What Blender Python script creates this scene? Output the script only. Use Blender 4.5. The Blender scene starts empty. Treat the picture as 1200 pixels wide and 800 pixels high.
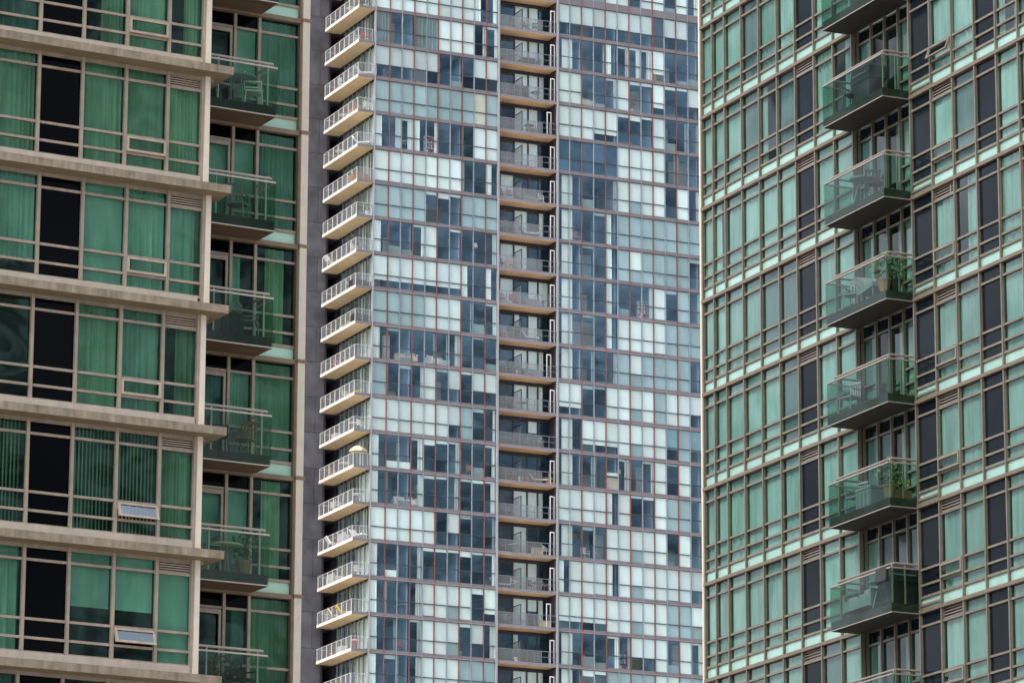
import bpy, math, random
from mathutils import Vector, Matrix

random.seed(7)
C = bpy.context.scene.collection
S = bpy.context.scene

# ------------------------------------------------------------------ camera, sky, sun, exposure
F_PX = 4961.6          # focal length in pixels of the 1200 px wide photograph
PITCH, ROLL = 0.24133, 0.003287
EYE = 1.7
cam_d = bpy.data.cameras.new('camera')
cam_d.sensor_width = 36.0
cam_d.lens = F_PX / 1200 * 36
cam_d.clip_start = 0.5
cam_d.clip_end = 6000
cam = bpy.data.objects.new('camera', cam_d)
C.objects.link(cam)
cp, sp = math.cos(PITCH), math.sin(PITCH)
cr, sr = math.cos(ROLL), math.sin(ROLL)
fw = Vector((0, cp, sp)); r0 = Vector((1, 0, 0)); u0 = Vector((0, -sp, cp))
rt = r0 * cr + u0 * sr
up = u0 * cr - r0 * sr
M = Matrix((rt, up, -fw)).transposed().to_4x4()
M.translation = (0, 0, EYE)
cam.matrix_world = M
S.camera = cam

SUN_EL, SUN_AZ = math.radians(48), math.radians(-128)   # azimuth clockwise from +Y; sun stands left of and behind the camera
w = bpy.data.worlds.new('World'); S.world = w; w.use_nodes = True
nt = w.node_tree
bg = nt.nodes['Background']
sky = nt.nodes.new('ShaderNodeTexSky'); sky.sky_type = 'NISHITA'
sky.sun_disc = False; sky.sun_elevation = SUN_EL; sky.sun_rotation = SUN_AZ
sky.air_density = 1.0; sky.dust_density = 4.0; sky.ozone_density = 1.0
hs = nt.nodes.new('ShaderNodeHueSaturation'); hs.inputs['Saturation'].default_value = 0.45
nt.links.new(sky.outputs[0], hs.inputs['Color'])
# broken cloud: it brightens and greys the sky by direction, added out of view for the glass to mirror
tcw = nt.nodes.new('ShaderNodeTexCoord')
mpw = nt.nodes.new('ShaderNodeMapping'); mpw.inputs['Scale'].default_value = (1, 1, 2.2)
nw = nt.nodes.new('ShaderNodeTexNoise'); nw.inputs['Scale'].default_value = 8.0; nw.inputs['Detail'].default_value = 3; nw.inputs['Roughness'].default_value = 0.5
nt.links.new(tcw.outputs['Generated'], mpw.inputs[0]); nt.links.new(mpw.outputs[0], nw.inputs[0])
mrw = nt.nodes.new('ShaderNodeMapRange'); mrw.inputs['From Min'].default_value = 0.40; mrw.inputs['From Max'].default_value = 0.60
mrw.inputs['To Min'].default_value = 0.35; mrw.inputs['To Max'].default_value = 1.75
nt.links.new(nw.outputs['Fac'], mrw.inputs[0])
vw = nt.nodes.new('ShaderNodeVectorMath'); vw.operation = 'SCALE'
nt.links.new(hs.outputs[0], vw.inputs[0]); nt.links.new(mrw.outputs[0], vw.inputs['Scale'])
nt.links.new(vw.outputs[0], bg.inputs[0]); bg.inputs[1].default_value = 0.12
sd = bpy.data.lights.new('sun', 'SUN'); sd.energy = 1.25; sd.angle = math.radians(14); sd.color = (1.0, 0.95, 0.88)
so = bpy.data.objects.new('sun', sd); C.objects.link(so)
dirv = Vector((math.sin(SUN_AZ) * math.cos(SUN_EL), math.cos(SUN_AZ) * math.cos(SUN_EL), math.sin(SUN_EL)))
so.rotation_euler = dirv.to_track_quat('Z', 'Y').to_euler()
S.view_settings.view_transform = 'Standard'
S.view_settings.look = 'None'
S.view_settings.exposure = 1.12
S.view_settings.gamma = 1.0
S.view_settings.use_curve_mapping = False
S.cycles.transparent_max_bounces = 12
S.cycles.max_bounces = 8

# ------------------------------------------------------------------ materials
MATS = {}
def new_mat(name):
    m = bpy.data.materials.new(name); m.use_nodes = True
    MATS[name] = m
    return m, m.node_tree, m.node_tree.nodes['Principled BSDF']

def tone_node(nt):
    a = nt.nodes.new('ShaderNodeAttribute'); a.attribute_name = 'tone'; a.attribute_type = 'GEOMETRY'
    return a

def plain(name, col, rough=0.6, metal=0.0, var=0.12, scale=1.5, bump=0.0, bscale=30, spec=0.5, stretch=(1, 1, 1), streak=0.0):
    m, nt, b = new_mat(name)
    L = nt.links
    tc = nt.nodes.new('ShaderNodeTexCoord')
    mp = nt.nodes.new('ShaderNodeMapping'); mp.inputs['Scale'].default_value = stretch
    L.new(tc.outputs['Object'], mp.inputs[0])
    n = nt.nodes.new('ShaderNodeTexNoise'); n.inputs['Scale'].default_value = scale; n.inputs['Detail'].default_value = 5
    L.new(mp.outputs[0], n.inputs[0])
    mr = nt.nodes.new('ShaderNodeMapRange'); mr.inputs['From Min'].default_value = 0.3; mr.inputs['From Max'].default_value = 0.7
    mr.inputs['To Min'].default_value = 1 - var; mr.inputs['To Max'].default_value = 1 + var
    L.new(n.outputs['Fac'], mr.inputs[0])
    fac = mr.outputs[0]
    if streak:
        mp2 = nt.nodes.new('ShaderNodeMapping'); mp2.inputs['Scale'].default_value = (6, 6, 0.35)
        L.new(tc.outputs['Object'], mp2.inputs[0])
        n2 = nt.nodes.new('ShaderNodeTexNoise'); n2.inputs['Scale'].default_value = 1.3; n2.inputs['Detail'].default_value = 4
        L.new(mp2.outputs[0], n2.inputs[0])
        m2 = nt.nodes.new('ShaderNodeMapRange'); m2.inputs['From Min'].default_value = 0.35; m2.inputs['From Max'].default_value = 0.75
        m2.inputs['To Min'].default_value = 1.0; m2.inputs['To Max'].default_value = 1 - streak
        L.new(n2.outputs['Fac'], m2.inputs[0])
        mm = nt.nodes.new('ShaderNodeMath'); mm.operation = 'MULTIPLY'
        L.new(fac, mm.inputs[0]); L.new(m2.outputs[0], mm.inputs[1]); fac = mm.outputs[0]
    t = tone_node(nt)
    mu = nt.nodes.new('ShaderNodeMath'); mu.operation = 'MULTIPLY'
    L.new(fac, mu.inputs[0]); L.new(t.outputs['Fac'], mu.inputs[1])
    vm = nt.nodes.new('ShaderNodeVectorMath'); vm.operation = 'SCALE'; vm.inputs[0].default_value = col[:3]
    L.new(mu.outputs[0], vm.inputs['Scale'])
    L.new(vm.outputs[0], b.inputs['Base Color'])
    b.inputs['Roughness'].default_value = rough; b.inputs['Metallic'].default_value = metal
    b.inputs['Specular IOR Level'].default_value = spec
    if bump:
        nb = nt.nodes.new('ShaderNodeTexNoise'); nb.inputs['Scale'].default_value = bscale; nb.inputs['Detail'].default_value = 6
        L.new(mp.outputs[0], nb.inputs[0])
        bp = nt.nodes.new('ShaderNodeBump'); bp.inputs['Strength'].default_value = bump; bp.inputs['Distance'].default_value = 0.02
        L.new(nb.outputs['Fac'], bp.inputs['Height']); L.new(bp.outputs[0], b.inputs['Normal'])
    return m

def glass(name, tint, ior=1.5, wav=0.02, boost=1.0, dirt=0.0, refl=(0.95, 1.0, 0.98)):
    m, nt, b = new_mat(name)
    nt.nodes.remove(b); L = nt.links
    out = nt.nodes['Material Output']
    tr = nt.nodes.new('ShaderNodeBsdfTransparent'); tr.inputs[0].default_value = (*tint, 1)
    gl = nt.nodes.new('ShaderNodeBsdfGlossy'); gl.inputs['Roughness'].default_value = 0.015
    gl.inputs['Color'].default_value = (*refl, 1)
    tc = nt.nodes.new('ShaderNodeTexCoord')
    n = nt.nodes.new('ShaderNodeTexNoise'); n.inputs['Scale'].default_value = 0.55; n.inputs['Detail'].default_value = 1
    L.new(tc.outputs['Object'], n.inputs[0])
    bp = nt.nodes.new('ShaderNodeBump'); bp.inputs['Strength'].default_value = 1.0; bp.inputs['Distance'].default_value = wav
    L.new(n.outputs['Fac'], bp.inputs['Height']); L.new(bp.outputs[0], gl.inputs['Normal'])
    # Schlick reflectance of a thin sheet, the same from both sides
    ge = nt.nodes.new('ShaderNodeNewGeometry')
    dt = nt.nodes.new('ShaderNodeVectorMath'); dt.operation = 'DOT_PRODUCT'
    L.new(ge.outputs['Incoming'], dt.inputs[0]); L.new(ge.outputs['Normal'], dt.inputs[1])
    def mth(op, a, b_):
        q = nt.nodes.new('ShaderNodeMath'); q.operation = op
        for i_, x_ in enumerate((a, b_)):
            if x_ is None: continue
            if isinstance(x_, (int, float)): q.inputs[i_].default_value = x_
            else: L.new(x_, q.inputs[i_])
        return q.outputs[0]
    c_ = mth('ABSOLUTE', dt.outputs['Value'], None)
    sc_ = mth('POWER', mth('SUBTRACT', 1.0, c_), 5.0)
    F_ = mth('ADD', mth('MULTIPLY', sc_, 0.92), 0.07)
    mu = nt.nodes.new('ShaderNodeMath'); mu.operation = 'MULTIPLY'; mu.inputs[1].default_value = boost; mu.use_clamp = True
    L.new(F_, mu.inputs[0])
    mx = nt.nodes.new('ShaderNodeMixShader')
    L.new(mu.outputs[0], mx.inputs[0]); L.new(tr.outputs[0], mx.inputs[1]); L.new(gl.outputs[0], mx.inputs[2])
    res = mx
    if dirt:
        df = nt.nodes.new('ShaderNodeBsdfDiffuse'); df.inputs[0].default_value = (0.55, 0.55, 0.55, 1)
        m2 = nt.nodes.new('ShaderNodeMixShader'); m2.inputs[0].default_value = dirt
        L.new(mx.outputs[0], m2.inputs[1]); L.new(df.outputs[0], m2.inputs[2]); res = m2
    L.new(res.outputs[0], out.inputs[0])
    return m

def panels(name, col, jw, jh, rough=0.45, joint=0.45):
    """metal or concrete cladding with thin open joints, laid out in the wall's own coordinates"""
    m, nt, b = new_mat(name); L = nt.links
    tc = nt.nodes.new('ShaderNodeTexCoord')
    sx = nt.nodes.new('ShaderNodeSeparateXYZ'); L.new(tc.outputs['Object'], sx.inputs[0])
    cx = nt.nodes.new('ShaderNodeCombineXYZ')
    ad = nt.nodes.new('ShaderNodeMath'); ad.operation = 'ADD'
    L.new(sx.outputs[0], ad.inputs[0]); L.new(sx.outputs[1], ad.inputs[1])
    L.new(ad.outputs[0], cx.inputs[0]); L.new(sx.outputs[2], cx.inputs[1])
    br = nt.nodes.new('ShaderNodeTexBrick'); br.offset = 0.5; br.inputs['Scale'].default_value = 1
    br.inputs['Brick Width'].default_value = jw; br.inputs['Row Height'].default_value = jh
    br.inputs['Mortar Size'].default_value = 0.035; br.inputs['Mortar Smooth'].default_value = 0.1
    br.inputs['Color1'].default_value = (*[c * 0.88 for c in col], 1); br.inputs['Color2'].default_value = (*[c * 1.12 for c in col], 1)
    br.inputs['Mortar'].default_value = (*[c * joint for c in col], 1)
    L.new(cx.outputs[0], br.inputs[0])
    n = nt.nodes.new('ShaderNodeTexNoise'); n.inputs['Scale'].default_value = 0.7; n.inputs['Detail'].default_value = 5
    L.new(tc.outputs['Object'], n.inputs[0])
    mr = nt.nodes.new('ShaderNodeMapRange'); mr.inputs['From Min'].default_value = 0.3; mr.inputs['From Max'].default_value = 0.7; mr.inputs['To Min'].default_value = 0.65; mr.inputs['To Max'].default_value = 1.35
    L.new(n.outputs['Fac'], mr.inputs[0])
    vm = nt.nodes.new('ShaderNodeVectorMath'); vm.operation = 'SCALE'
    L.new(br.outputs['Color'], vm.inputs[0]); L.new(mr.outputs[0], vm.inputs['Scale'])
    L.new(vm.outputs[0], b.inputs['Base Color']); b.inputs['Roughness'].default_value = rough
    bp = nt.nodes.new('ShaderNodeBump'); bp.inputs['Strength'].default_value = 0.5; bp.inputs['Distance'].default_value = 0.02; bp.invert = True
    L.new(br.outputs['Fac'], bp.inputs['Height']); L.new(bp.outputs[0], b.inputs['Normal'])
    return m

# left building
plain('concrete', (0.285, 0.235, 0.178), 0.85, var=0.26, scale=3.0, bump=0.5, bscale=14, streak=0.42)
plain('soffit_concrete', (0.20, 0.15, 0.09), 0.85, var=0.15, scale=1.5, bump=0.3)  # shading under the slabs is put into this darker base colour
plain('upstand', (0.50, 0.435, 0.365), 0.7, var=0.08, scale=3, streak=0.12)
plain('frame_left', (0.355, 0.295, 0.235), 0.45, var=0.14, scale=3, streak=0.2)
plain('post_left', (0.70, 0.63, 0.53), 0.45, var=0.05, scale=4, streak=0.08)
plain('bead_brown', (0.22, 0.155, 0.10), 0.5, var=0.12, scale=4)
plain('louvre', (0.36, 0.29, 0.24), 0.5, var=0.05)
plain('black', (0.006, 0.007, 0.009), 0.25, var=0.1)
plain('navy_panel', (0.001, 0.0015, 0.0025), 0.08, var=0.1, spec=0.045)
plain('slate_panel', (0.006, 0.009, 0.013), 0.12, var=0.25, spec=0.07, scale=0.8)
plain('spandrel', (0.25, 0.40, 0.36), 0.12, var=0.07, scale=2.0, spec=0.5)
plain('spandrel_pale', (0.50, 0.76, 0.62), 0.15, var=0.06, scale=2.0, spec=0.5)
plain('curtain_green', (0.74, 0.74, 0.56), 0.9, var=0.22, scale=1.3, stretch=(3, 3, 0.5))  # broad tone patches stand in for uneven reflections on the glass
plain('curtain_pale', (0.80, 0.83, 0.78), 0.9, var=0.14, scale=1.3, stretch=(3, 3, 0.5))
plain('curtain_grey', (0.42, 0.45, 0.46), 0.9, var=0.1, scale=2.5, stretch=(6, 6, 0.5))
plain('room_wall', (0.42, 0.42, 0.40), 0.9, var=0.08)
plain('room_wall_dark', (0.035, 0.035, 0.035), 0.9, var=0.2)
glass('glass_green', (0.325, 0.535, 0.455), wav=0.09, boost=0.36, refl=(0.60, 1.0, 0.85))
glass('glass_vent', (0.40, 0.50, 0.50), wav=0.005, boost=5.0, refl=(0.85, 0.95, 1.0))
glass('glass_teal', (0.35, 0.505, 0.485), wav=0.02, boost=0.85)
glass('glass_clear', (0.97, 0.99, 0.985), wav=0.015, boost=1.4, refl=(0.50, 0.80, 1.0))
glass('glass_rail_green', (0.52, 0.74, 0.62), wav=0.01, boost=0.28)
glass('glass_rail_teal', (0.43, 0.61, 0.55), wav=0.02, boost=0.5)
glass('glass_rail_grey', (0.72, 0.74, 0.76), wav=0.002, dirt=0.16)
plain('slab_edge_green', (0.035, 0.034, 0.026), 0.8, var=0.3, spec=0.2)
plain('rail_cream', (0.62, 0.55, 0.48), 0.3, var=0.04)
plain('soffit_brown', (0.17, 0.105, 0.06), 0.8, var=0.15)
# right building
plain('frame_right', (0.145, 0.13, 0.10), 0.4, var=0.14, scale=3, streak=0.2)
plain('beam_rust', (0.13, 0.10, 0.07), 0.45, var=0.1, scale=3)
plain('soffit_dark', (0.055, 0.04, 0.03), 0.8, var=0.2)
plain('stack_column', (0.50, 0.45, 0.37), 0.5, var=0.05)
# centre tower
plain('band_lilac', (0.19, 0.178, 0.20), 0.5, var=0.12, scale=0.6)
plain('mullion_red', (0.20, 0.075, 0.066), 0.5, var=0.15, scale=1)
plain('mullion_grey', (0.24, 0.27, 0.31), 0.4, var=0.1, scale=1)
plain('transom_dark', (0.05, 0.06, 0.08), 0.4, var=0.1)
plain('trim_pink', (0.30, 0.235, 0.235), 0.5, var=0.1)
plain('fascia_white', (0.70, 0.66, 0.61), 0.6, var=0.04, scale=2)
plain('soffit_wood', (0.74, 0.54, 0.31), 0.7, var=0.10, scale=0.5)
plain('soffit_wood_deep', (0.72, 0.46, 0.27), 0.7, var=0.14, scale=0.4)
plain('frame_tower', (0.30, 0.33, 0.31), 0.5, var=0.2)
plain('post_silver', (0.34, 0.35, 0.38), 0.35, var=0.05)
plain('blind', (0.88, 0.985, 0.935), 0.8, var=0.05, scale=0.8, stretch=(3, 3, 0.3))
plain('blind_grey', (0.42, 0.56, 0.56), 0.8, var=0.07, scale=0.8, stretch=(3, 3, 0.3))
plain('blind_cream', (0.74, 0.74, 0.56), 0.8, var=0.05)
plain('blind_navy', (0.03, 0.085, 0.15), 0.5, var=0.15)
plain('blind_black', (0.03, 0.028, 0.03), 0.6, var=0.1)
plain('blind_teal', (0.22, 0.38, 0.42), 0.7, var=0.08)
plain('room_blue', (0.20, 0.31, 0.42), 0.8, var=0.25, scale=0.5)
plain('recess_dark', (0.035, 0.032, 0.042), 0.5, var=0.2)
plain('white_paint', (0.80, 0.80, 0.80), 0.4, var=0.03)
panels('metal_cladding', (0.088, 0.088, 0.105), 2.2, 2.9)
panels('lower_wall', (0.26, 0.24, 0.22), 3.0, 2.9)
# small things
for nm, col in dict(item_white=(0.8, 0.8, 0.78), item_black=(0.02, 0.02, 0.022), item_grey=(0.25, 0.26, 0.27), item_orange=(0.75, 0.30, 0.06),
                    item_red=(0.55, 0.04, 0.05), item_wood=(0.33, 0.17, 0.08), item_teal=(0.05, 0.42, 0.42), item_clay=(0.5, 0.17, 0.08),
                    item_yellow=(0.70, 0.50, 0.05), item_blue=(0.06, 0.13, 0.32), item_sand=(0.62, 0.54, 0.38), item_pink=(0.6, 0.2, 0.25)).items():
    plain(nm, col, 0.6, var=0.1, scale=5)
plain('leaf', (0.06, 0.13, 0.03), 0.6, var=0.4, scale=9)
plain('leaf_lime', (0.22, 0.26, 0.04), 0.6, var=0.4, scale=9)

# ------------------------------------------------------------------ mesh helpers
class Fr:
    """wall frame: a runs along the wall, b into the building, z up"""
    def __init__(s, o=(0, 0, 0), ea=(1, 0, 0), eb=(0, 1, 0)):
        s.o, s.ea, s.eb = Vector(o), Vector(ea), Vector(eb)
    def p(s, a, b, z):
        v = s.o + s.ea * a + s.eb * b
        return (v.x, v.y, v.z + z)
F0 = Fr()

class MB:
    def __init__(s, fr=F0):
        s.v, s.f, s.m, s.t, s.mats, s.fr = [], [], [], [], [], fr
    def mi(s, mat):
        if mat not in s.mats: s.mats.append(mat)
        return s.mats.index(mat)
    def face(s, pts, mat, tone=1.0):
        n = len(s.v); s.v += pts; s.f.append(tuple(range(n, n + len(pts)))); s.m.append(s.mi(mat)); s.t.append(tone)
    def box(s, a0, a1, b0, b1, z0, z1, mat, tone=1.0, bottom=None, end=None):
        p = s.fr.p
        n = len(s.v)
        s.v += [p(a, b, z) for z in (z0, z1) for b in (b0, b1) for a in (a0, a1)]
        fs = [(0, 2, 3, 1), (4, 5, 7, 6), (0, 1, 5, 4), (2, 6, 7, 3), (0, 4, 6, 2), (1, 3, 7, 5)]
        for k, q in enumerate(fs):
            mm = mat
            if k == 0 and bottom: mm = bottom
            if k == 2 and end: mm = end
            s.f.append(tuple(n + i for i in q)); s.m.append(s.mi(mm)); s.t.append(tone)
    def quad(s, a0, a1, b, z0, z1, mat, tone=1.0, tilt=0.0, yawt=0.0):
        p = s.fr.p
        s.face([p(a0, b - yawt, z0), p(a1, b + yawt, z0), p(a1, b + yawt + tilt, z1), p(a0, b - yawt + tilt, z1)], mat, tone)
    def side(s, a, b0, b1, z0, z1, mat, tone=1.0):
        p = s.fr.p
        s.face([p(a, b0, z0), p(a, b1, z0), p(a, b1, z1), p(a, b0, z1)], mat, tone)
    def tube(s, A, B, r, mat, seg=8, tone=1.0):
        A = Vector(s.fr.p(*A)); B = Vector(s.fr.p(*B)); d = (B - A).normalized()
        x = d.orthogonal().normalized(); y = d.cross(x)
        n = len(s.v)
        for P in (A, B):
            for k in range(seg):
                an = 2 * math.pi * k / seg
                s.v.append(tuple(P + x * r * math.cos(an) + y * r * math.sin(an)))
        for k in range(seg):
            j = (k + 1) % seg
            s.f.append((n + k, n + j, n + seg + j, n + seg + k)); s.m.append(s.mi(mat)); s.t.append(tone)
        s.f.append(tuple(n + k for k in range(seg))[::-1]); s.m.append(s.mi(mat)); s.t.append(tone)
        s.f.append(tuple(n + seg + k for k in range(seg))); s.m.append(s.mi(mat)); s.t.append(tone)
    def pleats(s, a0, a1, b, z0, z1, mat, pitch=0.11, amp=0.03, tone=1.0, seed=0):
        rd = random.Random(seed); p = s.fr.p
        k = max(6, int((a1 - a0) / pitch * 6)); ph = rd.random() * 6; lean = rd.uniform(-0.02, 0.02)
        w1 = rd.uniform(0.7, 1.3)
        if pitch < .12: w1 = rd.choice([.4, .55, .75, 1.0, 1.2]); amp = amp * rd.uniform(.5, 1.25)
        n = len(s.v)
        for j in range(k + 1):
            a = a0 + (a1 - a0) * j / k
            o = amp * (1.15 + .8 * math.sin(a * 5.3 + ph * 2)) * math.sin(2 * math.pi * a / pitch * w1 + ph + 1.6 * math.sin(a * 3.1 + ph)) + amp * 0.8 * math.sin(a * 17.0 + ph)
            s.v.append(p(a, b + o * 1.1, z0)); s.v.append(p(a + lean * 0, b + o * 0.7, z1))
        for j in range(k):
            q = n + 2 * j
            s.f.append((q, q + 2, q + 3, q + 1)); s.m.append(s.mi(mat)); s.t.append(tone * rd.uniform(0.86, 1.06))
    def slats(s, a0, a1, b, z0, z1, mat, pitch=0.09, width=0.085, ang=0.75, tone=1.0):
        k = int((a1 - a0) / pitch)
        c, si = math.cos(ang) * width / 2, math.sin(ang) * width / 2
        p = s.fr.p
        for j in range(k):
            a = a0 + pitch * (j + 0.5) + random.uniform(-.008, .008)
            s.face([p(a - c, b - si, z0), p(a + c, b + si, z0), p(a + c, b + si, z1), p(a - c, b - si, z1)], mat, tone * random.uniform(0.85, 1.1))
    def build(s, name, parent=None, label=None):
        me = bpy.data.meshes.new(name)
        me.from_pydata(s.v, [], s.f)
        for k in s.mats: me.materials.append(MATS[k])
        me.polygons.foreach_set('material_index', s.m)
        at = me.attributes.new('tone', 'FLOAT', 'FACE'); at.data.foreach_set('value', s.t)
        me.update()
        o = bpy.data.objects.new(name, me); C.objects.link(o)
        if parent: o.parent = parent
        if label: o['label'] = label
        return o

def thing(name, label, cat, loc=(0, 0, 0), rotz=0, group=None):
    o = bpy.data.objects.new(name, None); C.objects.link(o)
    o.location = loc; o.rotation_euler = (0, 0, rotz); o['label'] = label; o['category'] = cat
    o.empty_display_size = 0.3
    if group: o['group'] = group
    return o

ORD = ['highest'] + [q + ' highest' for q in ('second', 'third', 'fourth', 'fifth', 'sixth', 'seventh', 'eighth', 'ninth', 'tenth', 'eleventh', 'twelfth', 'thirteenth',
       'fourteenth', 'fifteenth', 'sixteenth', 'seventeenth', 'eighteenth', 'nineteenth', 'twentieth', 'twenty-first')]

# ------------------------------------------------------------------ ground
m, ntg, bgd = new_mat('ground')
tcg = ntg.nodes.new('ShaderNodeTexCoord'); ng = ntg.nodes.new('ShaderNodeTexNoise'); ng.inputs['Scale'].default_value = 0.02; ng.inputs['Detail'].default_value = 8
ntg.links.new(tcg.outputs['Object'], ng.inputs[0])
crg = ntg.nodes.new('ShaderNodeValToRGB'); crg.color_ramp.elements[0].color = (0.26, 0.25, 0.23, 1); crg.color_ramp.elements[1].color = (0.42, 0.40, 0.37, 1)
ntg.links.new(ng.outputs['Fac'], crg.inputs[0]); ntg.links.new(crg.outputs[0], bgd.inputs['Base Color']); bgd.inputs['Roughness'].default_value = 0.9
g = MB(); g.face([(-3000, -3000, 0), (3000, -3000, 0), (3000, 3000, 0), (-3000, 3000, 0)], 'ground')
go = g.build('ground'); go['kind'] = 'structure'

H = 2.9
def px_size(root_m, a, b, z):
    P = root_m @ Vector((a, b, z)); q = P - Vector((0, 0, EYE))
    d = q.dot(fw)
    return q.dot(rt) / d * F_PX + 600, -q.dot(up) / d * F_PX + 400, d

class Facade:
    """collects the windows of one building: the 100 that show largest become objects, the rest one mesh"""
    def __init__(s, root):
        s.root = root; s.items = []
        s.M = Matrix.Translation(root.location) @ Matrix.Rotation(root.rotation_euler.z, 4, 'Z')
    def add(s, fr, a0, a1, z, h, build, name='window', label=None, prio=0):
        c = Vector(fr.p((a0 + a1) / 2, 0, z - h / 2)); x, y, d = px_size(s.M, c.x, c.y, c.z)
        p0 = Vector(fr.p(a0, 0, z)); p1 = Vector(fr.p(a1, 0, z))
        wpx = abs(px_size(s.M, *p1)[0] - px_size(s.M, *p0)[0]); hpx = h * F_PX / d
        vis = -40 < x < 1240 and -60 < y < 860
        s.items.append(((wpx * hpx if vis else -1 - abs(y - 400)) + prio, vis, fr, build, name, label))
    def finish(s, cap=100):
        its = sorted(s.items, key=lambda t: -t[0])
        rest = MB(); nrest = 0; n = 0
        for sc, vis, fr, build, name, label in its:
            if vis and n < cap:
                n += 1
                fm = MB(fr); pm = MB(fr); im = MB(fr)
                iname = build(fm, pm, im)
                w_ = fm.build(name, s.root, label)
                if pm.f: pm.build('pane', w_)
                if im.f: im.build(iname or 'curtain', w_)
            else:
                rest.fr = fr; build(rest, rest, rest); nrest += 1
        if nrest:
            o = rest.build('window_bays', s.root); o['kind'] = 'stuff'

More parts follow.
